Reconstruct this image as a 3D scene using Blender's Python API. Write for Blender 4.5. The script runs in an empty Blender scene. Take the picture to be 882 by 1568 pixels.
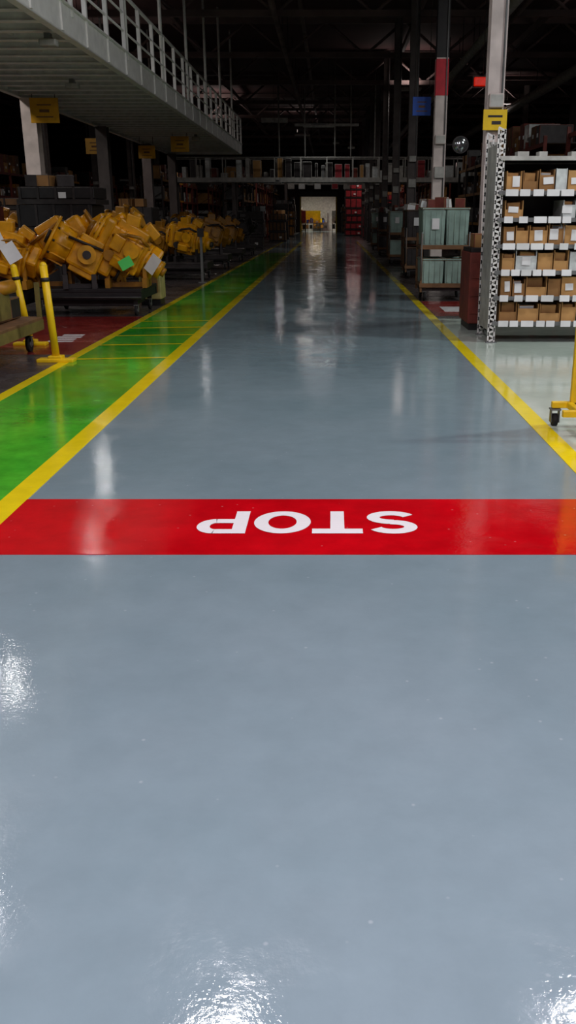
import bpy, bmesh, math, random
from mathutils import Vector, Matrix, Euler
R = random.Random(7)
sc = bpy.context.scene
sc.view_settings.view_transform = 'Standard'
sc.view_settings.look = 'None'

# ------------------------------------------------------------------ materials
def lin(c):
    return tuple((x/12.92 if x <= .04045 else ((x+.055)/1.055)**2.4) for x in [v/255 for v in c])

def mat(name, rgb, rough=.5, metal=0, var=.18, scale=6, emit=None, es=1.0, bump=0.0):
    m = bpy.data.materials.new(name); m.use_nodes = True
    nt = m.node_tree; n = nt.nodes; b = n['Principled BSDF']
    c = lin(rgb)
    tc = n.new('ShaderNodeTexCoord'); no = n.new('ShaderNodeTexNoise')
    no.inputs['Scale'].default_value = scale; no.inputs['Detail'].default_value = 4
    nt.links.new(tc.outputs['Object'], no.inputs['Vector'])
    mr = n.new('ShaderNodeMapRange')
    mr.inputs[1].default_value = .3; mr.inputs[2].default_value = .7
    nt.links.new(no.outputs['Fac'], mr.inputs[0])
    mx = n.new('ShaderNodeMix'); mx.data_type = 'RGBA'
    mx.inputs[6].default_value = (*[max(0, x*(1-var)) for x in c], 1)
    mx.inputs[7].default_value = (*[min(1, x*(1+var)) for x in c], 1)
    nt.links.new(mr.outputs[0], mx.inputs[0])
    nt.links.new(mx.outputs[2], b.inputs['Base Color'])
    b.inputs['Roughness'].default_value = rough
    b.inputs['Metallic'].default_value = metal
    if bump:
        bp = n.new('ShaderNodeBump'); bp.inputs['Distance'].default_value = bump
        nt.links.new(no.outputs['Fac'], bp.inputs['Height']); nt.links.new(bp.outputs[0], b.inputs['Normal'])
    if emit:
        b.inputs['Emission Color'].default_value = (*lin(emit), 1)
        b.inputs['Emission Strength'].default_value = es
    return m

def floor_mat(name, c1, c2, rmin=.035, rmax=.17, fine=.00045, wave=.0024, scuff=.3):
    m = bpy.data.materials.new(name); m.use_nodes = True
    nt = m.node_tree; n = nt.nodes; L = nt.links; b = n['Principled BSDF']
    g = n.new('ShaderNodeNewGeometry')
    def noise(s, d=3, r=.5, dist=0):
        k = n.new('ShaderNodeTexNoise'); k.inputs['Scale'].default_value = s; k.inputs['Distortion'].default_value = dist
        k.inputs['Detail'].default_value = d; k.inputs['Roughness'].default_value = r
        L.new(g.outputs['Position'], k.inputs['Vector']); return k
    big = noise(.55, 6, .6); mid = noise(5, 8, .65); fn = noise(55, 3, .6); wv = noise(2.2, 4, .55); rg = noise(1.6, 8, .72, .6)
    mr = n.new('ShaderNodeMapRange'); mr.inputs[1].default_value = .35; mr.inputs[2].default_value = .65
    L.new(big.outputs['Fac'], mr.inputs[0])
    mx = n.new('ShaderNodeMix'); mx.data_type = 'RGBA'
    mx.inputs[6].default_value = (*lin(c1), 1); mx.inputs[7].default_value = (*lin(c2), 1)
    L.new(mr.outputs[0], mx.inputs[0])
    mr2 = n.new('ShaderNodeMapRange'); mr2.inputs[1].default_value = .3; mr2.inputs[2].default_value = .75
    mr2.inputs[3].default_value = 1-scuff*.5; mr2.inputs[4].default_value = 1+scuff*.5
    L.new(mid.outputs['Fac'], mr2.inputs[0])
    vm = n.new('ShaderNodeVectorMath'); vm.operation = 'SCALE'
    L.new(mx.outputs[2], vm.inputs[0]); L.new(mr2.outputs[0], vm.inputs['Scale'])
    vo = n.new('ShaderNodeTexVoronoi'); vo.inputs['Scale'].default_value = 9; L.new(g.outputs['Position'], vo.inputs['Vector'])
    sp = n.new('ShaderNodeMapRange'); sp.inputs[1].default_value = .03; sp.inputs[2].default_value = .07; sp.inputs[3].default_value = .16; sp.inputs[4].default_value = 0
    L.new(vo.outputs['Distance'], sp.inputs[0])
    mw = n.new('ShaderNodeMix'); mw.data_type = 'RGBA'; L.new(sp.outputs[0], mw.inputs[0]); L.new(vm.outputs[0], mw.inputs[6]); mw.inputs[7].default_value = (.75, .8, .82, 1)
    L.new(mw.outputs[2], b.inputs['Base Color'])
    mr3 = n.new('ShaderNodeMapRange'); mr3.inputs[1].default_value = .42; mr3.inputs[2].default_value = .6
    mr3.inputs[3].default_value = rmin; mr3.inputs[4].default_value = rmax
    L.new(rg.outputs['Fac'], mr3.inputs[0]); L.new(mr3.outputs[0], b.inputs['Roughness'])
    b1 = n.new('ShaderNodeBump'); b1.inputs['Distance'].default_value = wave; L.new(wv.outputs['Fac'], b1.inputs['Height'])
    b2 = n.new('ShaderNodeBump'); b2.inputs['Distance'].default_value = fine; L.new(fn.outputs['Fac'], b2.inputs['Height'])
    L.new(b1.outputs[0], b2.inputs['Normal']); L.new(b2.outputs[0], b.inputs['Normal'])
    b.inputs['IOR'].default_value = 1.52
    return m

F_grey = floor_mat('epoxy_grey', (118,140,147), (129,149,156), scuff=.12)
F_red = floor_mat('epoxy_red', (188,5,18), (208,10,24), scuff=.35)
F_green = floor_mat('epoxy_green', (36,146,36), (96,204,52), scuff=.45)
F_yel = floor_mat('epoxy_yellow', (236,212,10), (246,224,26), scuff=.2)
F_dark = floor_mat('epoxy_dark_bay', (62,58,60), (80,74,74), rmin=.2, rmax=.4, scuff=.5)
F_light = floor_mat('epoxy_light', (180,196,184), (196,208,198), scuff=.12)
F_maroon = floor_mat('epoxy_maroon', (116,32,30), (138,44,40), rmin=.15, rmax=.3, scuff=.4)
F_white = floor_mat('epoxy_white', (240,242,242), (250,250,250), scuff=.06)

M_white = mat('white_paint', (214,214,210), .5)
M_mz = mat('mezzanine_white', (240,240,236), .45, var=.08)
M_mzu = mat('mezzanine_deck_steel', (206,208,202), .5, var=.15)
M_offw = mat('offwhite_steel', (172,172,166), .5, var=.25)
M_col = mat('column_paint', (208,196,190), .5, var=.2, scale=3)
M_col_shade = mat('column_paint_shaded', (92,84,82), .6, var=.3, scale=3)  # darker copy of the column paint; dimness of far columns put into the colour
M_red = mat('red_paint', (196,24,44), .5)
M_yel = mat('machine_yellow', (216,152,12), .36, var=.35, scale=5, bump=.01)
M_yel2 = mat('machine_yellow_dark', (158,108,16), .45, var=.35, scale=7)
M_saf = mat('safety_yellow', (236,196,16), .4, var=.12)
M_sign = mat('sign_yellow', (214,158,18), .5, var=.1)
M_black = mat('black_steel', (24,22,24), .5, var=.4)
M_dk = mat('dark_steel', (48,44,44), .5, metal=.3, var=.4)
M_grey = mat('grey_steel', (110,112,112), .45, metal=.3)
M_rub = mat('rubber', (18,18,18), .8)
M_card = mat('cardboard', (184,140,84), .8, var=.2, scale=3)
M_card2 = mat('cardboard_dark', (146,106,60), .8, var=.2, scale=3)
M_paper = mat('paper', (226,228,228), .7, var=.06)
M_gtag = mat('green_tag', (90,225,110), .7, var=.05)
M_tote = mat('tote_green_grey', (146,172,162), .35, var=.25, scale=4)
M_wood = mat('wood_brown', (112,80,50), .7, var=.35, scale=4)
M_olive = mat('olive_paint', (112,100,50), .6, var=.3)
M_beige = mat('beige_paint', (176,164,104), .6, var=.25)
M_rust = mat('rust_red', (112,44,32), .6, var=.35)
M_blue = mat('sign_blue', (20,80,180), .5, var=.1)
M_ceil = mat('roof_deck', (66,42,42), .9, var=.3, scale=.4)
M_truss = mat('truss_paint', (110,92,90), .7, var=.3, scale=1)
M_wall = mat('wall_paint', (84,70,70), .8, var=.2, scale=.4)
M_wrap = mat('plastic_wrap', (205,212,210), .2, var=.15, scale=12)
M_beacon = mat('beacon_red', (190,40,20), .4, emit=(255,40,14), es=.35, var=.6, scale=9)
M_mirror = mat('convex_glass', (170,175,178), .1, metal=.9, var=.05)
M_redbox = mat('red_goods', (160,44,52), .6, var=.3)

# ------------------------------------------------------------------ mesh builder
class MB:
    def __init__(s): s.bm = bmesh.new(); s.m = []
    def mi(s, m):
        if m not in s.m: s.m.append(m)
        return s.m.index(m)
    def box(s, c, d, m, rot=None, bev=0, M=None):
        T = Matrix.Translation(c)
        if rot: T = T @ Euler([math.radians(a) for a in rot]).to_matrix().to_4x4()
        T = T @ Matrix.Diagonal((*d, 1))
        if M: T = M @ T
        r = bmesh.ops.create_cube(s.bm, size=1, matrix=T); vs = r['verts']; i = s.mi(m)
        es = set()
        for v in vs:
            for f in v.link_faces: f.material_index = i
            es.update(v.link_edges)
        if bev: bmesh.ops.bevel(s.bm, geom=list(es), offset=bev, segments=2, affect='EDGES', profile=.5)
    def cyl(s, p0, p1, r, m, r2=None, seg=14, M=None, smooth=True):
        p0 = Vector(p0); p1 = Vector(p1); d = p1-p0
        T = Matrix.Translation((p0+p1)/2) @ d.to_track_quat('Z', 'Y').to_matrix().to_4x4()
        if M: T = M @ T
        rr = bmesh.ops.create_cone(s.bm, cap_ends=True, segments=seg, radius1=r, radius2=r if r2 is None else r2, depth=d.length, matrix=T)
        i = s.mi(m)
        for v in rr['verts']:
            for f in v.link_faces:
                f.material_index = i
                if len(f.verts) == 4 and smooth: f.smooth = True
    def sph(s, c, r, m, sc_=(1,1,1), M=None):
        T = Matrix.Translation(c) @ Matrix.Diagonal((*[r*k for k in sc_], 1))
        if M: T = M @ T
        rr = bmesh.ops.create_uvsphere(s.bm, u_segments=16, v_segments=10, radius=1, matrix=T); i = s.mi(m)
        for v in rr['verts']:
            for f in v.link_faces: f.material_index = i; f.smooth = True
    def poly(s, pts, m):
        f = s.bm.faces.new([s.bm.verts.new(p) for p in pts]); f.material_index = s.mi(m)
    def mesh(s, name):
        me = bpy.data.meshes.new(name); s.bm.to_mesh(me); s.bm.free()
        for m in s.m: me.materials.append(m)
        return me
    def obj(s, name, loc=(0,0,0), rz=0, parent=None):
        return place(s.mesh(name), name, loc, rz, parent)
def place(me, name, loc=(0,0,0), rz=0, parent=None, scale=1):
    o = bpy.data.objects.new(name, me); sc.collection.objects.link(o)
    o.location = loc; o.rotation_euler = (0, 0, math.radians(rz)); o.scale = (scale,)*3
    if parent: o.parent = parent
    return o

# ------------------------------------------------------------------ room shell
XL, XR, Y0, Y1, ZC = -26, 18, -8, 95, 8.6
b = MB(); b.box(((XL+XR)/2, (Y0+106)/2, -.1), (XR-XL, 106-Y0, .2), F_grey); b.obj('floor')
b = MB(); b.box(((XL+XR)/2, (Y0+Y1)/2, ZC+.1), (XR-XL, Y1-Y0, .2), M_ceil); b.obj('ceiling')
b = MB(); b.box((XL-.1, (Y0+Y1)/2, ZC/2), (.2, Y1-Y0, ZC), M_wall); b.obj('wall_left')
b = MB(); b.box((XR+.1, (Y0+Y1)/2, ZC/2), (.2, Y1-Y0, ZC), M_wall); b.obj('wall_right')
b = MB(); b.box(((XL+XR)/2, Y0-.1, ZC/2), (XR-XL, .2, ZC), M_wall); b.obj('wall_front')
dx0, dx1, dz = -3.1, .6, 3.4
b = MB()
b.box(((XL+dx0)/2, Y1+.1, ZC/2), (dx0-XL, .2, ZC), M_wall)
b.box(((XR+dx1)/2, Y1+.1, ZC/2), (XR-dx1, .2, ZC), M_wall)
b.box(((dx0+dx1)/2, Y1+.1, (ZC+dz)/2), (dx1-dx0, .2, ZC-dz), M_wall)
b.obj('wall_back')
b = MB()
for x in (dx0+.06, dx1-.06): b.box((x, Y1-.06, dz/2), (.12, .1, dz), M_saf)
b.box(((dx0+dx1)/2, Y1-.2, dz+.25), (dx1-dx0+.3, .35, .5), M_dk)
b.obj('door_1')
b = MB()
b.box((-5, 100.6, 2), (.1, 10.8, 4), M_white); b.box((4, 100.6, 2), (.1, 10.8, 4), M_redbox)
b.box((-.5, 105.95, 2), (9, .1, 4), M_white); b.box((-.5, 100.6, 4.05), (9.1, 10.8, .1), M_white)
b.obj('wall_loading_bay')

# floor paint --------------------------------------------------------------
def slab(name, x0, x1, y0, y1, m, z=.003):
    b = MB(); b.box(((x0+x1)/2, (y0+y1)/2, z/2), (x1-x0, y1-y0, z), m); return b.obj(name)
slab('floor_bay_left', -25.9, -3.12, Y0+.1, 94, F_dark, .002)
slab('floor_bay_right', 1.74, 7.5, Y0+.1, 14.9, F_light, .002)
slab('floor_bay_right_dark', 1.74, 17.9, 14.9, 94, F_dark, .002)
slab('floor_walkway_green', -3.0, -1.95, Y0+.1, 42, F_green, .003)
slab('floor_line_yellow', -1.95, -1.80, Y0+.1, 60, F_yel, .004)
slab('floor_line_yellow', -3.12, -3.0, Y0+.1, 60, F_yel, .004)
slab('floor_line_yellow', 1.60, 1.745, Y0+.1, 60, F_yel, .004)
slab('floor_patch_maroon', -5.2, -3.13, 10.9, 15.2, F_maroon, .004)
slab('floor_patch_maroon', 1.76, 3.2, 15.3, 18.0, F_maroon, .004)
slab('floor_stencil_white', 2.0, 2.5, 16.0, 16.9, F_white, .006)
b = MB()
for i in range(4): b.box((-3.62, 12.1+i*.22, .003), (.34-.05*(i % 2), .12, .006), F_white)
b.obj('floor_stencil_white')
for y in (10.55, 11.75, 12.7, 13.6, 14.5):
    b = MB(); p = [(-3.0, y-.06), (-1.95, y+.08), (-1.95, y+.16), (-3.0, y+.02)]
    b.poly([(x, yy, .0045) for x, yy in p], F_yel); b.obj('floor_hatch_yellow')
slab('floor_stop_band', -1.80, 1.60, 4.16, 5.07, F_red, .004)

def letter_mesh(ch):
    b = MB()
    def q(*p): b.poly([(x, y, 0) for x, y in p], F_white)
    def strip(path, hw):
        W, H = .28, .37
        P = [Vector((x*W, y*H)) for x, y in path]; L_, R_ = [], []
        for i, p in enumerate(P):
            t = (P[min(i+1, len(P)-1)]-P[max(i-1, 0)]).normalized(); nrm = Vector((-t.y, t.x))
            L_.append(p+nrm*hw); R_.append(p-nrm*hw)
        for i in range(len(P)-1):
            q(*[(v.x/W, v.y/H) for v in (L_[i], R_[i], R_[i+1], L_[i+1])])
    def arc(cx, cy, rx, ry, a0, a1, n=14):
        return [(cx+rx*math.cos(math.radians(a0+(a1-a0)*k/n)), cy+ry*math.sin(math.radians(a0+(a1-a0)*k/n))) for k in range(n+1)]
    if ch == 'T':
        q((0, .80), (1, .80), (1, 1), (0, 1)); q((.36, 0), (.64, 0), (.64, .80), (.36, .80))
    if ch == 'O':
        for k in range(40):
            a, c = math.radians(k*9), math.radians(k*9+9)
            q((.5+.5*math.cos(a), .5+.5*math.sin(a)), (.5+.5*math.cos(c), .5+.5*math.sin(c)), (.5+.25*math.cos(c), .5+.30*math.sin(c)), (.5+.25*math.cos(a), .5+.30*math.sin(a)))
    if ch == 'P':
        q((0, 0), (.28, 0), (.28, 1), (0, 1))
        q((.28, .82), (.28, 1), (.66, 1), (.62, .82)); q((.28, .37), (.28, .55), (.62, .55), (.66, .37))
        for k in range(16):
            a, c = math.radians(-90+k*11.25), math.radians(-90+(k+1)*11.25)
            q((.64+.36*math.cos(a), .685+.315*math.sin(a)), (.64+.36*math.cos(c), .685+.315*math.sin(c)), (.62+.12*math.cos(c), .685+.135*math.sin(c)), (.62+.12*math.cos(a), .685+.135*math.sin(a)))
    if ch == 'S':
        strip(arc(.5, .71, .36, .20, 20, 270, 18)+arc(.5, .29, .37, .20, 90, -160, 18), .037)
    return b.mesh('letter_'+ch.lower())
em = bpy.data.objects.new('floor_stop_lettering', None); sc.collection.objects.link(em)
for ch, x0, x1 in (('S', .20, .47), ('T', -.10, .17), ('O', -.42, -.11), ('P', -.725, -.455)):
    me = letter_mesh(ch)
    for v in me.vertices: v.co = (x1-(x1-x0)*v.co.x, 4.83-.37*v.co.y, .0065)
    place(me, 'letter_'+ch.lower(), parent=em)

# ------------------------------------------------------------------ roof structure
for i in range(13):
    y = 8+i*7.3
    if y > 94: break
    b = MB()
    b.box(((XL+XR)/2, y, 8.45), (XR-XL-.1, .18, .2), M_truss)
    b.box(((XL+XR)/2, y, 7.3), (XR-XL-.1, .16, .18), M_truss)
    x = XL+1; up = True
    while x < XR-1.6:
        z0, z1 = (7.3, 8.45) if up else (8.45, 7.3)
        b.cyl((x, y, z0), (x+1.46, y, z1), .05, M_truss, seg=6); x += 1.46; up = not up
    b.obj('roof_truss')
b = MB()
for x in (-20, -15, -10, -5.5, -1, 3, 7.5, 12, 16): b.box((x, 43, 8.2), (.12, 101, .22), M_truss)
b.obj('roof_purlins')
for x, z, r in ((4.9, 7.0, .14), (5.3, 7.05, .07), (-1.6, 7.05, .09), (9.4, 6.9, .2)):
    b = MB(); b.cyl((x, 3, z), (x, 94, z), r, M_offw if r > .1 else M_truss, seg=10)
    for k in range(22): b.cyl((x, 5+k*4, z), (x, 5+k*4, 8.55), .015, M_dk, seg=6)
    b.obj('overhead_pipe')

# columns ------------------------------------------------------------------
def column(name, x, y, w=.27, h=8.55, redband=True, m=M_col):
    b = MB()
    t = .025; hs = 4.95 if redband else h
    for s in (-1, 1): b.box((0, s*w/2, hs/2), (w, t, hs), m)
    b.box((0, 0, hs/2), (t, w, hs), m)
    if redband:
        for s in (-1, 1): b.box((0, s*w/2, (h+hs)/2), (w, t, h-hs), M_black)  # column top blackened: light falloff above the red band painted in
        b.box((0, 0, (h+hs)/2), (t, w, h-hs), M_black)
    b.box((0, 0, .02), (w+.16, w+.16, .04), M_dk)
    if redband:
        for s in (-1, 1): b.box((0, s*(w/2+.004), 4.55), (w+.01, t+.006, .75), M_red)
        b.box((0, 0, 4.55), (w+.006, .05, .75), M_red)
    b.box((0, -w/2-.06, 2.55), (w*.8, .1, .24), M_offw)
    b.box((0, -w/2-.07, 3.25), (w*.9, .1, .2), M_offw, bev=.02)
    b.cyl((w*.35, -w/2-.03, 1.2), (w*.35, -w/2-.03, h), .015, M_grey, seg=6)
    return b.obj(name, (x, y, 0))
for k in range(11): column('steel_column', 2.5, 15+k*7.3, .25 if k == 0 else .27, redband=(k == 1), m=M_col if k < 2 else M_col_shade)
for k in range(8): column('steel_column', -12.5, 15+k*9, .35, m=M_col_shade, redband=False)
for k in range(6): column('steel_column', 11, 22.3+k*7.3*1.5, m=M_col_shade, redband=False)

# ------------------------------------------------------------------ mezzanine
mx0, mx1, my0, my1, mz = -7.25, -4.0, 6.0, 43.0, 4.2
b = MB()
b.box(((mx0+mx1)/2, (my0+my1)/2, mz+.27), (mx1-mx0, my1-my0, .03), M_mzu)
for x in (mx0, mx1):
    b.box((x, (my0+my1)/2, mz+.20), (.02, my1-my0, .42), M_mz)
    s = 1 if x == mx0 else -1
    b.box((x+s*.05, (my0+my1)/2, mz), (.12, my1-my0, .02), M_mz)
    b.box((x-s*.02, (my0+my1)/2, mz+.42), (.08, my1-my0, .02), M_mz)
y = my0+.3
while y < my1:
    b.box(((mx0+mx1)/2, y, mz+.16), (mx1-mx0-.04, .04, .18), M_mzu)
    b.box(((mx0+mx1)/2, y, mz+.07), (mx1-mx0-.04, .14, .015), M_mz); y += .75
for x in (-5.1, -6.2): b.box((x, (my0+my1)/2, mz+.2), (.05, my1-my0, .12), M_mzu)
for x in (mx0, mx1):
    for z, r in ((mz+1.45, .035), (mz+1.1, .022), (mz+.78, .022)):
        b.cyl((x, my0, z), (x, my1, z), r, M_mz, seg=8)
    y = my0
    while y <= my1+.01:
        b.box((x, y, mz+.74), (.07, .08, 1.45), M_mz); y += 1.48
    y = my0+1.5
    while y < my1:
        b.cyl((x, y, mz+.3), (x, y, ZC-.03), .04, M_mz, seg=8); y += 4.0
for yy in (my0, my1):
    b.box(((mx0+mx1)/2, yy, mz+.14), (mx1-mx0, .03, .3), M_mz)
    b.cyl((mx0, yy, mz+1.45), (mx1, yy, mz+1.45), .028, M_mz, seg=8)
for yy in (15.9, 22.9, 29.9, 36.9, 42.6):
    mm = M_col if yy < 25 else M_col_shade
    b.box((-7.05, yy-.16, mz/2), (.34, .03, mz), mm); b.box((-7.05, yy+.16, mz/2), (.34, .03, mz), mm)
    b.box((-7.05, yy, mz/2), (.03, .3, mz), mm)
b.obj('mezzanine_walkway')
b = MB()
for i in range(30):
    y = 9+i*1.15; h = R.uniform(.15, .5)
    b.box((R.uniform(-6.6, -5), y, mz+.29+h/2), (R.uniform(.4, .8), R.uniform(.4, .9), h), R.choice([M_dk, M_grey, M_rust, M_offw]), bev=.01)
b.obj('mezzanine_stored_boxes')

def hang_sign(x, y, z, w=.6, h=.48, m=M_sign, top=mz, name='hanging_sign'):
    b = MB(); b.box((0, 0, 0), (w, .03, h), m, bev=.005)
    b.box((0, -.017, h*.22), (w*.5, .004, h*.05), M_wood); b.box((0, -.017, -h*.02), (w*.35, .004, h*.12), M_wood)
    b.box((0, -.017, -h*.26), (w*.6, .004, h*.05), M_wood)
    for s in (-1, 1): b.cyl((s*w*.4, 0, h/2), (s*w*.4, 0, top-z), .008, M_dk, seg=6)
    b.obj(name, (x, y, z))
hang_sign(-6.45, 22.0, 3.85, .64, .52, top=4.19)
hang_sign(-7.7, 31.5, 3.75, top=8.55)
hang_sign(-6.4, 33.5, 3.7, .58, .42, top=4.19)
hang_sign(-5.0, 32, 3.85, top=4.19)
hang_sign(2.1, 22.6, 4.0, .42, .4, M_blue, top=8.55)
b = MB(); b.box((0, 0, 0), (.36, .03, .29), M_saf, bev=.005)
b.box((0, -.017, .05), (.22, .004, .03), M_dk); b.box((.02, -.017, -.04), (.14, .004, .05), M_dk); b.box((0, .03, 0), (.05, .06, .2), M_dk)
b.obj('column_sign', (2.49, 14.78, 2.98))
b = MB(); b.cyl((0, 0, 0), (0, -.04, 0), .19, M_dk, seg=24); b.sph((0, -.03, 0), .17, M_mirror, (1, .3, 1)); b.cyl((0, 0, 0), (-.4, .0, 0), .02, M_dk)
b.obj('convex_mirror', (2.98, 22.25, 3.15))
b = MB(); b.box((0, 0, 0), (.5, .12, .22), M_beacon, bev=.02); b.box((0, .08, 0), (.56, .05, .3), M_dk); b.cyl((0, .08, .1), (0, .08, 3.5), .012, M_dk, seg=6)
b.obj('exit_sign', (4.1, 26.5, 5.02))

# ------------------------------------------------------------------ storage rack with bins (right)
def post(b, x, y, h):
    for s in (-1, 1): b.box((x+s*.04, y, h/2), (.022, .006, h), M_white)
    z = .03; k = 0
    while z < h:
        b.box((x, y, z), (.1, .006, .026), M_white, rot=(0, 25 if k % 2 else -25, 0)); z += .055; k += 1
    b.box((x, y, .006), (.14, .1, .012), M_grey)
b = MB(); RX0, RX1, RY0, RY1 = 2.12, 5.4, 12.0, 12.85
for x in (RX0, RX1):
    hh = 2.62
    for y in (RY0, RY1): post(b, x, y, hh)
    for k in range(8):
        za, zb = .2+k*.29, .2+(k+1)*.29
        b.box((x, (RY0+RY1)/2, za), (.02, RY1-RY0, .03), M_offw)
        ya, yb = (RY0, RY1) if k % 2 else (RY1, RY0)
        b.cyl((x, ya, za), (x, yb, zb), .012, M_offw, seg=6)
b.box(((RX0+RX1)/2, RY1, 1.2), (.06, .03, 2.4), M_offw)
b.box((RX0-.03, (RY0+RY1)/2, 1.3), (.006, RY1-RY0-.1, 2.3), M_offw)
levels = [.25, .575, .9, 1.225, 1.55, 1.875]
for z in levels+[2.28]:
    b.box(((RX0+RX1)/2, RY0-.01, z), (RX1-RX0, .03, .05), M_grey if z < 2 else M_offw)
    b.box(((RX0+RX1)/2, RY1, z), (RX1-RX0, .03, .05), M_offw)
    b.box(((RX0+RX1)/2, (RY0+RY1)/2, z), (RX1-RX0, RY1-RY0, .02), M_grey)
b.box(((RX0+RX1)/2, RY1+.02, 1.25), (RX1-RX0, .01, 2.1), M_dk)
for x, w in ((2.4, .14), (2.65, .1), (3.1, .2)): b.box((x, RY0+.1, 2.33), (w, .2, .06), M_offw)
rack = b.obj('storage_rack')
b = MB()
for z in levels:
    x = RX0+.09
    while x < RX1-.25:
        w = R.choice([.15, .17, .2, .24, .28]); h = R.uniform(.22, .28)
        m = R.choice([M_card, M_card, M_card2, M_card, M_card, M_tote, M_card2, M_wrap])
        zb = z+.012
        if R.random() > .03:
            b.box((x+w/2, RY0+.3, zb+.01), (w-.015, .56, .012), m)
            for s in (-1, 1): b.box((x+w/2+s*(w-.02)/2, RY0+.3, zb+h/2), (.008, .56, h), m)
            b.box((x+w/2, RY0+.56, zb+h/2), (w-.015, .008, h), m)
            hf = h*R.choice([.5, .75, .98]); b.box((x+w/2, RY0+.03, zb+hf/2), (w-.02, .008, hf), m)
            b.box((x+w/2, RY0+.28, zb+h*.47), (w*.72, .4, h*R.uniform(.8, .98)), R.choice([M_card2, M_wrap, M_grey, M_card, M_card2, M_card]), rot=(0, R.uniform(-4, 4), R.uniform(-6, 6)), bev=.01)
            if R.random() < .5: b.box((x+w/2+R.uniform(-.03, .03), RY0+.02, zb+h*.5), (R.uniform(.06, .13), .004, R.uniform(.07, .14)), M_paper, rot=(0, R.uniform(-5, 5), 0))
        x += w+.006
b.sph((3.0, RY0+.14, 1.37), .12, M_wrap, (1.1, .9, 1.15))
b.obj('cardboard_parts_bins', parent=rack)
b = MB()
for z in levels:
    x = RX0+.08
    while x < RX1-.15:
        w = R.choice([.11, .13, .16]); b.box((x+w/2, RY0-.035, z+.0), (w, .006, .08), M_paper, rot=(R.uniform(-8, 8), 0, R.uniform(-3, 3)))
        x += w+R.choice([.02, .04, .08])
b.obj('shelf_label_cards', parent=rack)

b = MB(); b.box((0, 0, .6), (.46, .9, 1.0), M_rust, bev=.015); b.box((0, 0, .05), (.4, .8, .1), M_black)
for z in (.35, .6, .85): b.box((0, -.455, z), (.4, .012, .22), M_rust, bev=.004); b.box((0, -.47, z+.05), (.14, .02, .02), M_grey)
b.box((0, 0, 1.13), (.42, .8, .06), M_black); b.box((.02, .1, 1.25), (.3, .4, .2), M_card2, bev=.01)
b.obj('tool_cabinet', (2.22, 13.75, 0))

# tote cart ----------------------------------------------------------------
def caster(b, x, y, r=.07, m=M_rub):
    b.cyl((x-.02, y, r), (x+.02, y, r), r, m, seg=16); b.cyl((x-.025, y, r), (x+.025, y, r), r*.4, M_grey, seg=10)
    for s in (-1, 1): b.box((x+s*.032, y, r+.03), (.006, .06, .1), M_grey)
    b.box((x, y, r+.085), (.08, .08, .012), M_grey)
def tote(b, x, y, z, w, d, h, m):
    b.box((x, y, z+.01), (w*.92, d*.92, .02), m)
    for s in (-1, 1):
        b.box((x+s*w*.47, y, z+h/2), (.02, d*.94, h), m, rot=(0, s*2, 0)); b.box((x, y+s*d*.47, z+h/2), (w*.94, .02, h), m, rot=(-s*2, 0, 0))
        b.box((x+s*w*.49, y, z+h), (.05, d+.04, .04), m, bev=.008); b.box((x, y+s*d*.49, z+h), (w+.04, .05, .04), m, bev=.008)
    for k in range(4): b.box((x+(-.375+.25*k)*w, y-d*.49, z+h*.5), (.02, .02, h*.9), m)
def tote_cart(name, x, y, mt, wr=True, seed=0):
    r = random.Random(seed); b = MB()
    W, D = .95, 1.0
    for z in (.3, 1.02):
        b.box((0, 0, z), (W, D, .05), M_wood, bev=.006)
        b.box((0, -D/2-.01, z), (W+.02, .03, .08), M_wood)
    for sx in (-1, 1):
        for sy in (-1, 1):
            b.box((sx*(W/2-.02), sy*(D/2-.02), .72), (.04, .04, 1.1), M_wood); caster(b, sx*(W/2-.1), sy*(D/2-.1), .09)
    b.box((0, 0, .22), (W*.9, D*.9, .06), M_dk)
    for s in (-1, 1):
        tote(b, s*W*.24, 0, .33, W*.45, D*.9, .46, mt); tote(b, s*W*.24, 0, 1.05, W*.45, D*.9, .68, mt)
        b.box((s*W*.24, 0, 1.45), (W*.36, D*.7, .5), M_wrap if wr else M_dk, bev=.03)
    for k in range(8): b.box((r.uniform(-.38, .38), r.uniform(-.4, .3), 1.8), (r.uniform(.1, .25), .2, r.uniform(.1, .3)), r.choice([M_wrap, M_grey, M_paper, M_rust]), rot=(0, r.uniform(-15, 15), r.uniform(0, 90)), bev=.01)
    b.box((-.2, -D*.46-.02, 1.45), (.14, .01, .2), M_paper)
    for s in (-1, 1): b.cyl((s*.46, -D/2-.02, .4), (s*.46, -D/2-.02, 1.3), .012, M_grey, seg=8)
    return b.obj(name, (x, y, 0))
tote_cart('tote_cart', 2.22, 18.6, M_tote, seed=1)

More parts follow.
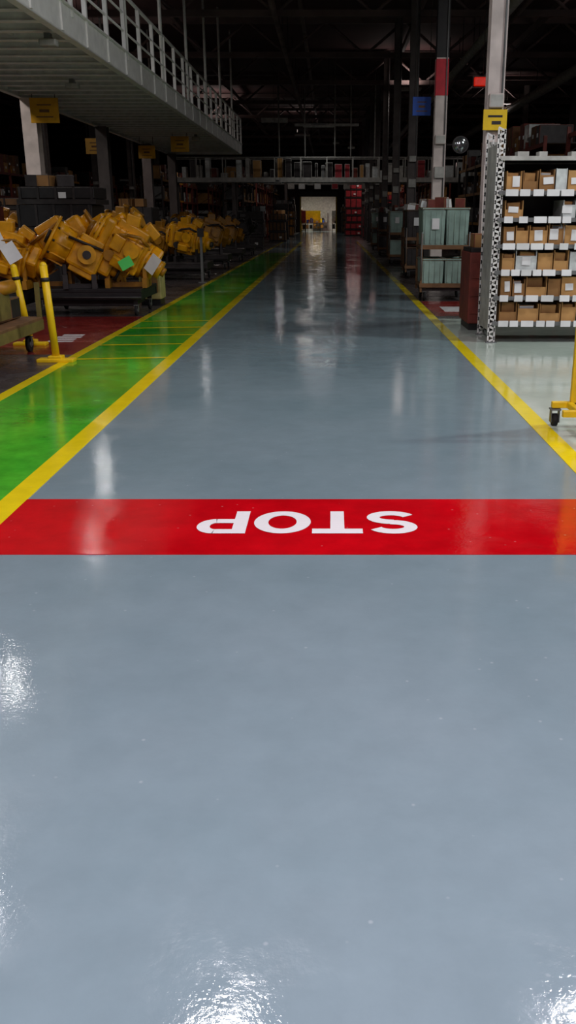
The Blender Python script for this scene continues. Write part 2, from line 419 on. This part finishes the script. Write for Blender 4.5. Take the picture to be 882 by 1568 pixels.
# ------------------------------------------------------------------ engines
def engine_mesh(name, mb, md, seed, tags=0, tilt=28):
    r = random.Random(seed); b = MB()
    T = Matrix.Translation((0, 0, .47)) @ Matrix.Rotation(math.radians(tilt), 4, 'Y')
    b.box((0, 0, 0), (.52, .46, .46), mb, M=T, bev=.03)
    b.box((-.02, 0, .27), (.42, .36, .14), mb, M=T, bev=.025)
    b.box((.05, -.26, .02), (.34, .12, .32), mb, M=T, bev=.02)
    b.box((-.1, -.33, .05), (.16, .06, .2), mb, M=T, bev=.015)
    b.box((-.3, 0, .02), (.14, .5, .5), mb, M=T, bev=.04)
    b.cyl((-.36, 0, 0), (-.40, 0, 0), .30, mb, seg=32, M=T)
    b.cyl((-.40, 0, 0), (-.47, 0, 0), .26, mb, r2=.2, seg=28, M=T)
    b.cyl((-.47, 0, 0), (-.54, 0, 0), .11, md, seg=20, M=T)
    b.cyl((.25, 0, 0), (.30, 0, 0), .24, mb, seg=28, M=T)
    b.box((.36, 0, .02), (.16, .34, .34), mb, M=T, rot=(45, 0, 0), bev=.04)
    b.cyl((.42, 0, 0), (.52, 0, 0), .12, mb, seg=20, M=T)
    b.cyl((.50, 0, 0), (.57, 0, 0), .06, md, seg=16, M=T)
    for k in range(12):
        a = k*math.pi/6
        b.cyl((-.345, .28*math.cos(a), .28*math.sin(a)), (-.42, .28*math.cos(a), .28*math.sin(a)), .014, md, seg=6, M=T)
    for k in range(5): b.box((-.16+k*.085, 0, 0), (.016, .49, .49), mb, M=T, bev=.004)
    for sx in (-.1, .0, .1, .2):
        for sz in (-.12, .16): b.cyl((sx, -.3, sz), (sx, -.335, sz), .014, md, seg=6, M=T)
    b.cyl((.1, -.28, .06), (.1, -.40, .06), .08, mb, seg=20, M=T); b.cyl((.1, -.40, .06), (.1, -.43, .06), .1, mb, seg=20, M=T)
    b.cyl((-.12, -.23, -.14), (-.12, -.36, -.14), .07, md, seg=16, M=T)
    b.cyl((-.1, .1, .3), (-.1, .1, .48), .06, mb, seg=16, M=T); b.cyl((.12, -.05, .3), (.12, -.05, .42), .08, mb, r2=.05, seg=16, M=T)
    b.box((.17, .02, .38), (.2, .24, .12), mb, M=T, rot=(0, 20, 10), bev=.015)
    b.box((-.08, -.1, .38), (.18, .16, .14), mb, M=T, rot=(0, -15, 0), bev=.015)
    b.box((.02, -.34, -.16), (.2, .1, .14), mb, M=T, rot=(15, 0, 12), bev=.02)
    pts = [(-.2, -.28, .1), (-.05, -.38, .2), (.12, -.35, .26), (.24, -.2, .2), (.3, -.1, .12)]
    for p, q in zip(pts, pts[1:]): b.cyl(p, q, .022, md, seg=8, M=T); b.sph(q, .022, md, M=T)
    b.box((0, 0, -.26), (.36, .32, .1), mb, M=T, bev=.02)
    for sx in (-.24, .24):
        b.box((sx, 0, .06), (.06, .5, .12), md); b.box((sx, -.16, .18), (.05, .05, .3), md); b.box((sx, .16, .18), (.05, .05, .3), md)
    b.box((0, 0, .03), (.54, .06, .06), md)
    if tags == 1: b.box((.40, -.30, .05), (.15, .004, .24), M_paper, rot=(10, 8, -20), M=T)
    if tags == 1: b.box((.12, -.46, -.1), (.13, .004, .17), M_gtag, rot=(0, 30, 0), M=T)
    if tags == 2:
        b.box((-.12, -.42, .18), (.26, .004, .22), M_paper, rot=(-12, 50, 5), M=T); b.box((.14, -.5, .10), (.26, .004, .2), M_paper, rot=(-12, 40, -5), M=T)
    return b.mesh(name)
def bell_mesh(name, mb, md, tilt):
    b = MB(); T = Matrix.Translation((0, 0, .5)) @ Matrix.Rotation(math.radians(tilt), 4, 'Y')
    b.cyl((-.42, 0, 0), (-.38, 0, 0), .34, mb, seg=32, M=T); b.cyl((-.38, 0, 0), (-.1, 0, 0), .31, mb, r2=.24, seg=28, M=T)
    b.box((.12, 0, 0), (.46, .42, .4), mb, M=T, bev=.05); b.box((.15, 0, -.22), (.36, .34, .1), mb, M=T, bev=.02)
    b.box((.12, -.03, .24), (.34, .3, .1), mb, M=T, bev=.02); b.box((.42, 0, .03), (.2, .3, .3), mb, M=T, bev=.05)
    b.cyl((.5, 0, .03), (.62, 0, .03), .1, mb, seg=18, M=T); b.cyl((.6, 0, .03), (.64, 0, .03), .14, md, seg=18, M=T)
    b.cyl((.12, -.2, .04), (.12, -.34, .04), .13, mb, seg=22, M=T); b.cyl((.12, -.34, .04), (.12, -.36, .04), .06, md, seg=14, M=T)
    for k in range(10):
        a = k*math.pi/5
        b.box((-.24, .285*math.cos(a), .285*math.sin(a)), (.26, .02, .02), mb, M=T); b.cyl((-.37, .31*math.cos(a), .31*math.sin(a)), (-.34, .31*math.cos(a), .31*math.sin(a)), .016, md, seg=6, M=T)
    b.cyl((-.2, -.26, .14), (.3, -.24, .2), .02, md, seg=8, M=T); b.cyl((-.43, 0, 0), (-.47, 0, 0), .1, md, seg=16, M=T)
    for sx in (-.2, .2): b.box((sx, 0, .1), (.07, .4, .2), md); b.box((sx, 0, .24), (.05, .2, .2), md)
    b.box((0, 0, .03), (.5, .06, .06), md)
    return b.mesh(name)
E = [engine_mesh('engine_a', M_yel, M_yel2, 1, 1, 32), engine_mesh('engine_b', M_yel, M_yel2, 2, 0, -22), engine_mesh('engine_c', M_yel, M_dk, 3, 0, 12),
     engine_mesh('engine_d', M_yel2, M_dk, 4, 0, 18), engine_mesh('engine_e', M_dk, M_black, 5, 0, -15), engine_mesh('engine_f', M_yel, M_yel2, 6, 2, 20),
     bell_mesh('engine_g', M_yel, M_yel2, -30), bell_mesh('engine_h', M_yel, M_dk, 30)]
N = 'gearbox_assembly'
def dolly(name, x, y, W, D, zt=.45, m=M_black):
    b = MB()
    b.box((0, 0, zt-.03), (W, D, .06), m, bev=.008)
    for s in (-1, 1): b.box((0, s*(D/2-.04), zt-.12), (W, .06, .12), m); b.box((s*(W/2-.04), 0, zt-.12), (.06, D, .12), m)
    for sx in (-1, 1):
        for sy in (-1, 1):
            caster(b, sx*(W/2-.12), sy*(D/2-.12), .09)
            b.box((sx*(W/2-.12), sy*(D/2-.12), (.18+zt)/2), (.07, .07, max(.02, zt-.2)), m)
    b.cyl((-W/2, -D/2-.02, zt-.14), (W/2, -D/2-.02, zt-.14), .02, M_dk, seg=8)
    b.box((0, 0, .2), (W*.8, D*.7, .1), M_dk, bev=.01)
    return b.obj(name, (x, y, 0))
dolly('engine_dolly', -4.02, 15.95, 1.75, 1.4)
place(E[0], N, (-3.45, 15.75, .45), 4, scale=1.28); place(E[6], N, (-4.0, 16.25, .45), -8, scale=1.34); place(E[7], N, (-4.2, 15.45, .45), 15, scale=1.15); place(E[6], N, (-4.75, 15.9, .45), 10, scale=1.3)
dolly('engine_dolly', -5.85, 15.7, 1.6, 1.3); place(E[5], N, (-5.3, 15.3, .45), 5, scale=1.15); place(E[7], N, (-5.7, 15.95, .45), 10, scale=1.3); place(E[2], N, (-6.35, 15.9, .45), 30, scale=1.1)
for (x, y, e, s) in ((-3.75, 24.6, 2, 1.2), (-4.5, 24.8, 3, 1.1), (-3.8, 29.5, 3, 1.3), (-4.7, 29.7, 4, 1.2), (-3.8, 34.5, 3, 1.2), (-4.8, 34.3, 4, 1.2), (-3.8, 39.5, 4, 1.3)):
    place(E[e], N, (x, y, .45), R.uniform(-20, 20), scale=s)
for y in (24.7, 29.6, 34.4, 39.5): dolly('engine_dolly', -4.15, y, 1.9, 1.3, m=M_dk)
for (x, y, e, s) in ((-8.6, 19, 3, 1.4), (-9.6, 19.2, 4, 1.3), (-8.7, 25, 3, 1.4), (-9.8, 25.2, 7, 1.3), (-8.8, 31, 3, 1.4), (-9.9, 31, 4, 1.3), (-8.8, 37, 2, 1.4), (-5.7, 25.8, 3, 1.5), (-5.9, 31.5, 4, 1.4), (-5.9, 38, 3, 1.4)):
    place(E[e], N, (x, y, .45), R.uniform(-30, 30), scale=s)
for y in (19.1, 25.1, 31, 37): dolly('engine_dolly', -9.2, y, 2.4, 1.5, m=M_dk)
for y in (25.8, 31.5, 38): dolly('engine_dolly', -5.85, y, 1.2, 1.4, m=M_dk)
b = MB(); b.box((0, 0, .65), (.06, .06, 1.3), M_grey); b.box((0, 0, .01), (.2, .2, .02), M_grey); b.box((0, -.04, 1.2), (.16, .02, .2), M_dk)
b.obj('guard_post', (-3.22, 23.2, 0))
b = MB(); b.box((0, 0, .42), (.4, .5, .6), M_beige, bev=.015); b.box((0, 0, .06), (.36, .44, .12), M_black)
b.box((0, 0, .75), (.44, .54, .05), M_beige, bev=.01); b.box((0, -.255, .45), (.3, .01, .4), M_card2); b.box((0, -.265, .6), (.1, .02, .02), M_grey)
b.obj('parts_cabinet', (-3.36, 17.35, 0))

def crates(name, x, y, W, H, D, m, seed):
    r = random.Random(seed); b = MB(); z = 0
    while z < H-.2:
        h = r.uniform(.5, .8); h = min(h, H-z); ox = r.uniform(-.06, .06)
        b.box((ox, 0, z+.05), (W, D, .1), M_dk); b.box((ox, 0, z+h/2+.05), (W-.06, D-.06, h-.12), m, bev=.02)
        for k in range(5): b.box((ox-W/2+.08+k*(W-.16)/4, -D/2+.01, z+h/2+.04), (.05, .03, h-.1), M_dk)
        if r.random() < .6: b.box((ox+r.uniform(-.3, .3)*W, -D/2-.01, z+h/2), (.16, .01, .12), M_paper)
        z += h
    for k in range(3): b.box((r.uniform(-.3, .3)*W, 0, z+.12), (W*r.uniform(.15, .35), D*.5, .24), r.choice([M_dk, M_grey, M_card2]), rot=(0, 0, r.uniform(-30, 30)), bev=.01)
    return b.obj(name, (x, y, 0))
crates('black_crate_stack', -5.95, 21.0, 1.7, 2.2, 1.2, M_black, 3)
crates('crate_stack', -8.7, 22.4, 1.5, 2.2, 1.2, M_rust, 4)
crates('crate_stack', -10.8, 22.2, 1.6, 1.8, 1.2, M_dk, 5)
crates('crate_stack', -5.9, 28.6, 1.2, 1.9, 1.2, M_dk, 6)
crates('crate_stack', -10, 28.3, 2, 2.1, 1.2, M_wood, 7)

b = MB()
b.box((0, 0, .38), (1.5, 2.3, .07), M_wood, bev=.008)
for s in (-1, 1): b.box((s*.72, 0, .32), (.07, 2.3, .12), M_olive); b.box((0, s*1.12, .32), (1.5, .07, .12), M_olive)
for sx in (-1, 1):
    for sy in (-1, 1):
        caster(b, sx*.6, sy*1.0, .1); b.box((sx*.6, sy*1.0, .26), (.08, .08, .1), M_olive)
        b.box((sx*.72, sy*1.12, .6), (.05, .05, .45), M_olive)
b.box((.1, .3, .6), (.9, .7, .36), M_olive, bev=.03); b.cyl((.3, -.55, .6), (.3, -.1, .6), .2, M_yel2, seg=24); b.cyl((.3, -.62, .6), (.3, -.55, .6), .2, M_olive, seg=24)
b.cyl((-.2, -.4, .42), (-.2, -.4, .85), .13, M_olive, seg=18); b.box((.35, .8, .55), (.4, .35, .25), M_dk, bev=.02)
b.box((.3, .1, .85), (.35, .25, .14), M_yel2, rot=(5, 10, 20), bev=.02); b.cyl((.45, .35, .78), (.6, .6, .82), .08, M_yel2, seg=16); b.box((.05, -.75, .5), (.6, .4, .2), M_dk, bev=.02)
b.obj('parts_cart', (-4.32, 10.15, 0))

def gpost(x, y, h, lean, w=.085):
    b = MB(); b.box((0, 0, .02), (.42, .16, .04), M_saf, bev=.008); b.box((0, 0, .05), (.16, .14, .05), M_saf, bev=.01)
    b.cyl((0, 0, .04), (-lean, 0, h), w/2, M_saf, seg=16); b.sph((-lean, 0, h), w/2, M_saf)
    b.cyl((-lean*.9, 0, h*.88), (-lean*.86, 0, h*.84), w/2+.006, M_dk)
    b.obj('barrier_post', (x, y, 0))
gpost(-3.16, 10.35, 1.07, .05); gpost(-3.9, 11.75, .98, .12)

b = MB()
xs, xe, ya, yb, z = 1.76, 2.7, 6.35, 7.05, .17
for y in (ya+.35, yb): b.box(((xs+xe)/2, y, z), (xe-xs, .05, .05), M_saf, bev=.006)
b.box((xs+.14, (ya+yb)/2, z), (.05, yb-ya, .05), M_saf, bev=.006); b.box((xe, (ya+yb)/2, z), (.05, yb-ya, .05), M_saf, bev=.006)
for x, y in ((xs+.03, yb), (xs+.14, ya+.05), (xe, yb), (xe, ya+.05)): caster(b, x, y, .05)
for x in (xs+.17, xe): b.box((x, yb, .72), (.05, .05, 1.1), M_saf, bev=.006)
b.box(((xs+xe)/2+.08, yb, 1.25), (xe-xs-.1, .05, .05), M_saf, bev=.006); b.box(((xs+xe)/2+.08, yb, .75), (xe-xs-.2, .03, .5), M_saf, bev=.004)
b.obj('rolling_stand')

# ------------------------------------------------------------------ background racks
def pallet_rack(name, seed, L=7.0, H=3.6, D=1.1):
    r = random.Random(seed); b = MB(); n = 3
    for i in range(n+1):
        y = -L/2+i*L/n
        for x in (-D/2, D/2): b.box((x, y, H/2), (.09, .08, H), M_rust if seed % 2 else M_dk)
        for k in range(5): b.cyl((-D/2, y, .2+k*.65), (D/2, y, .2+(k+1)*.65), .015, M_dk, seg=6)
    for z in (.2, 1.3, 2.4, 3.4):
        for x in (-D/2, D/2): b.box((x, 0, z), (.05, L, .1), M_rust if seed % 2 else M_yel2)
        b.box((0, 0, z+.03), (D, L, .03), M_dk)
        y = -L/2+.1
        while y < L/2-.6:
            w = r.uniform(.35, 1.0); h = r.uniform(.3, .85)
            if r.random() < .85:
                m = r.choice([M_card, M_card2, M_dk, M_wrap, M_rust, M_grey, M_yel2, M_black, M_wood])
                b.box((r.uniform(-.08, .08), y+w/2, z+.05+h/2), (D*.85, w*.9, h), m, bev=.015)
                b.box((D*.44, y+w/2, z+.05+h*.5), (.02, .12, .1), M_paper); b.box((-D*.44, y+w/2, z+.05+h*.5), (.02, .12, .1), M_paper)
            y += w
    return b.mesh(name)
PR = [pallet_rack('pallet_rack', k) for k in (1, 2, 3)]
for k in range(8): place(PR[k % 3], 'pallet_rack', (-15.2, 14+k*9.5, 0))
for k in range(4): place(PR[(k+1) % 3], 'pallet_rack', (-9.5-(k % 2)*.5, 54+k*9.5, 0))
for k in range(7):
    if k != 3: place(PR[(k+2) % 3], 'pallet_rack', (6.2, 19.5+k*9.5, 0))
for k in range(4): place(PR[(k+1) % 3], 'pallet_rack', (-5.4, 56+k*9.5, 0))
k = 0
for y in (25.2, 27.4, 32.4, 34.8, 39.6, 42.0, 46.0):
    tote_cart('tote_cart', 2.45+(k % 2)*.12, y, [M_dk, M_rust, M_tote, M_grey][k % 4], wr=(k % 3 == 0), seed=10+k); k += 1
for y in (55, 62.5, 70): crates('crate_stack', 3.0, y, 1.2, 2.3, 1.6, R.choice([M_redbox, M_dk, M_wood]), int(y))
crates('red_crate_stack', 2.1, 77.2, 1.9, 4.2, 1.5, M_redbox, 31); crates('red_crate_stack', 4.3, 77.4, 1.5, 3.2, 1.5, M_redbox, 33)
crates('crate_stack', -3.9, 46, 1.3, 1.8, 1.3, M_dk, 41); crates('crate_stack', -4.2, 50.6, 1.3, 1.4, 1.3, M_wood, 42)
for j, (x, y, W, H, m) in enumerate(((-3.4, 60, 1.1, 1.7, M_wood), (-3.5, 67, 1.0, 2.4, M_dk), (-3.5, 75, 1.2, 2.0, M_yel2), (-3.9, 83, 1.2, 2.6, M_dk), (1.9, 91, 1.8, 2.4, M_wood), (-4.0, 91, 1.2, 3.2, M_dk))):
    crates('crate_stack', x, y, W, H, 1.2, m, 60+j)

b = MB(); by = 48.5
for y in (by-.7, by+.7):
    b.box((0, y, 3.3), (16, .1, .22), M_offw); b.cyl((-8, y, 4.35), (8, y, 4.35), .03, M_offw, seg=8)
    x = -8
    while x <= 8: b.box((x, y, 3.85), (.05, .05, 1.0), M_offw); x += 1.3
b.box((0, by, 3.28), (16, 1.4, .05), M_dk)
for x in (-7.9, 7.9, 3.4, -4.9):
    for y in (by-.7, by+.7): b.box((x, y, 1.6), (.14, .14, 3.2), M_col_shade)
x = -7.5
while x < 7.4:
    w = R.uniform(.15, .5); h = R.uniform(.3, 1.1); b.box((x+w/2, by+R.uniform(-.2, .2), 3.33+h/2), (w*.9, .6, h), R.choice([M_wrap, M_offw, M_grey, M_card, M_redbox, M_dk, M_wrap, M_dk, M_rust]), bev=.02); x += w+R.uniform(0, .2)
for x in (-2.6, -1.3, .2, 1.0, 2.2): b.cyl((x, by, 4.3), (x, by, 8.5), .035, M_offw, seg=8)
b.box((-.2, by, 5.9), (3.2, .1, .12), M_offw); b.box((-2.8, by-.1, 6.1), (1.3, .3, .2), M_offw)
b.obj('conveyor_bridge')
b = MB()
for z in (3.9, 4.3): b.cyl((-9, 72, z), (9, 72, z), .09, M_offw, seg=10)
for x in (-8, -3.4, 3.8, 8): b.box((x, 72, 2.2), (.2, .2, 4.4), M_col_shade)
for x in (-3, -2.2, -1, .3, 1.2, 2.6): b.box((x, 71.9, 3.7), (.5, .3, .4), R.choice([M_wrap, M_redbox, M_offw]), bev=.03)
b.obj('pipe_bridge')

def workbench(name, x, y, seed):
    r = random.Random(seed); b = MB()
    b.box((0, 0, .85), (1.6, .7, .06), M_wood)
    for sx in (-.75, .75):
        for sy in (-.3, .3): b.box((sx, sy, .42), (.06, .06, .84), M_dk)
    b.box((0, .33, 1.5), (1.6, .04, 1.2), r.choice([M_offw, M_redbox, M_saf])); b.box((0, 0, .3), (1.5, .6, .03), M_dk)
    for k in range(9):
        h = r.uniform(.1, .5); b.box((r.uniform(-.7, .7), r.uniform(-.25, .2), .88+h/2), (r.uniform(.1, .3), .2, h), r.choice([M_saf, M_redbox, M_wrap, M_dk, M_card, M_blue]), bev=.01)
    for k in range(4):
        h = r.uniform(.2, .45); b.box((-.6+k*.4, 0, .32+h/2), (.3, .5, h), r.choice([M_card, M_dk, M_yel2]), bev=.01)
    b.obj(name, (x, y, 0))
for k, (x, y) in enumerate(((-3.4, 97.5), (-1.2, 104.8), (.9, 98.8), (2.7, 97.2), (2.0, 104.5), (-3.3, 104), (-1.9, 99.5))): workbench('workbench', x, y, k)
crates('crate_stack', 3.1, 101.5, 1.2, 2.4, 1.2, M_redbox, 51); crates('crate_stack', -3.6, 100.8, 1.2, 2.2, 1.2, M_yel2, 52)

# ------------------------------------------------------------------ lights
def fixture(name, x, y, z, w, d, power, col=(1, .97, .95), top=ZC, up=0):
    b = MB(); b.box((0, 0, .07), (w+.08, d+.08, .1), M_offw, bev=.02); b.box((0, 0, .16), (w*.5, .14, .08), M_grey)
    for s in (-1, 1): b.cyl((s*w*.35, 0, .1), (s*w*.35, 0, top-.03-z), .008, M_dk, seg=6)
    o = b.obj(name, (x, y, z))
    for nm, pw, rx, oz in (('lamp', power, 0, .01), ('ceiling_fill', up, math.pi, .25)):  # second light is an added upward fill that brightens the dark ceiling
        if not pw: continue
        l = bpy.data.lights.new(nm, 'AREA'); l.shape = 'RECTANGLE'; l.size = w; l.size_y = d; l.energy = pw; l.color = col
        lo = bpy.data.objects.new(nm, l); sc.collection.objects.link(lo); lo.parent = o; lo.location = (0, 0, oz); lo.rotation_euler = (rx, 0, 0)
HB = 'high_bay_and_fill_light'
fixture(HB, -1.12, 7.45, 7.0, .36, .26, 120, (1, .94, .98)); fixture(HB, 2.8, 7.6, 7.0, .26, .2, 80, (1, .94, .98))
fixture(HB, -4.95, 9.9, 7.0, .4, .3, 60, (1, .95, .98))
fixture(HB, -1.15, -1.4, 7.0, 1.2, .5, 480, (1, .85, .95)); fixture(HB, 2.75, -1.4, 7.0, 1.2, .5, 480, (1, .85, .95))  # unseen pair behind the camera, added as fill for the near floor
fixture(HB, -9.5, 8, 7.0, 1.2, .5, 360, (.95, 1, 1)); fixture(HB, 8.2, 9.5, 7.0, 1.2, .5, 560, (.95, 1, 1))  # unseen side fills, added to light the castings, rack and mezzanine fascia
fixture(HB, -10.5, 20, 7.0, 1.2, .5, 260, (1, .92, .86), up=20); fixture(HB, 6.6, 17.5, 7.0, 1.2, .5, 170)  # unseen, added: fill for the left background, then one for the second column
for (x, y, p, u) in ((-10, 34, 130, 30), (8.5, 30, 40, 30), (9, 52, 40, 30), (-7, 58, 60, 30), (-2, 68, 30, 25), (3.5, 44, 20, 20)): fixture(HB, x, y, 6.9, 1.0, .4, p, (1, .86, .8), up=u)  # low-power lamps added as ambient fill for the far hall
TL = 'tube_light'
fixture(TL, -1.3, 60, 3.4, .3, .12, 14); fixture(TL, 1.6, 66, 3.6, .9, .2, 18, (1, .75, .7)); fixture(TL, -2.6, 46.5, 3.05, .3, .1, 5)
fixture(TL, -1.6, 100, 3.7, 1.4, .8, 190, (1, .93, .78), top=4.0); fixture(TL, 2.2, 100, 3.7, 1, 1, 60, (1, .6, .55), top=4.0)
fixture(TL, -.6, 46.6, 5.6, 1.4, .15, 18); fixture(TL, 3.2, 75, 5.5, 1, .3, 50, (1, .7, .65))
fixture(TL, 1.1, 52, 5.0, .3, .1, 5); fixture(TL, .3, 57, 5.6, .3, .1, 5); fixture(TL, -1.0, 84, 4.2, .8, .3, 22)
for x, y, p in ((-4.3, 15.2, 3), (-5.25, 20, 9), (-4.6, 33, 4), (-4.08, 10.2, 6)):  # last one is unseen, added to make the highlight on the left floor
    fixture('mezzanine_and_glint_lamp', x, y, 4.03, .18, .1, p, top=4.2)

w = bpy.data.worlds.new('world'); sc.world = w; w.use_nodes = True
w.node_tree.nodes['Background'].inputs[0].default_value = (.5, .5, .6, 1); w.node_tree.nodes['Background'].inputs[1].default_value = .01

# ------------------------------------------------------------------ camera
cd = bpy.data.cameras.new('camera'); co = bpy.data.objects.new('camera', cd); sc.collection.objects.link(co)
cd.sensor_fit = 'VERTICAL'; cd.sensor_height = 32; cd.lens = 28; cd.shift_x = -67/1600; cd.clip_end = 300
co.location = (0, 0, 1.6); co.rotation_euler = (math.radians(90-18.3), 0, 0)
sc.camera = co
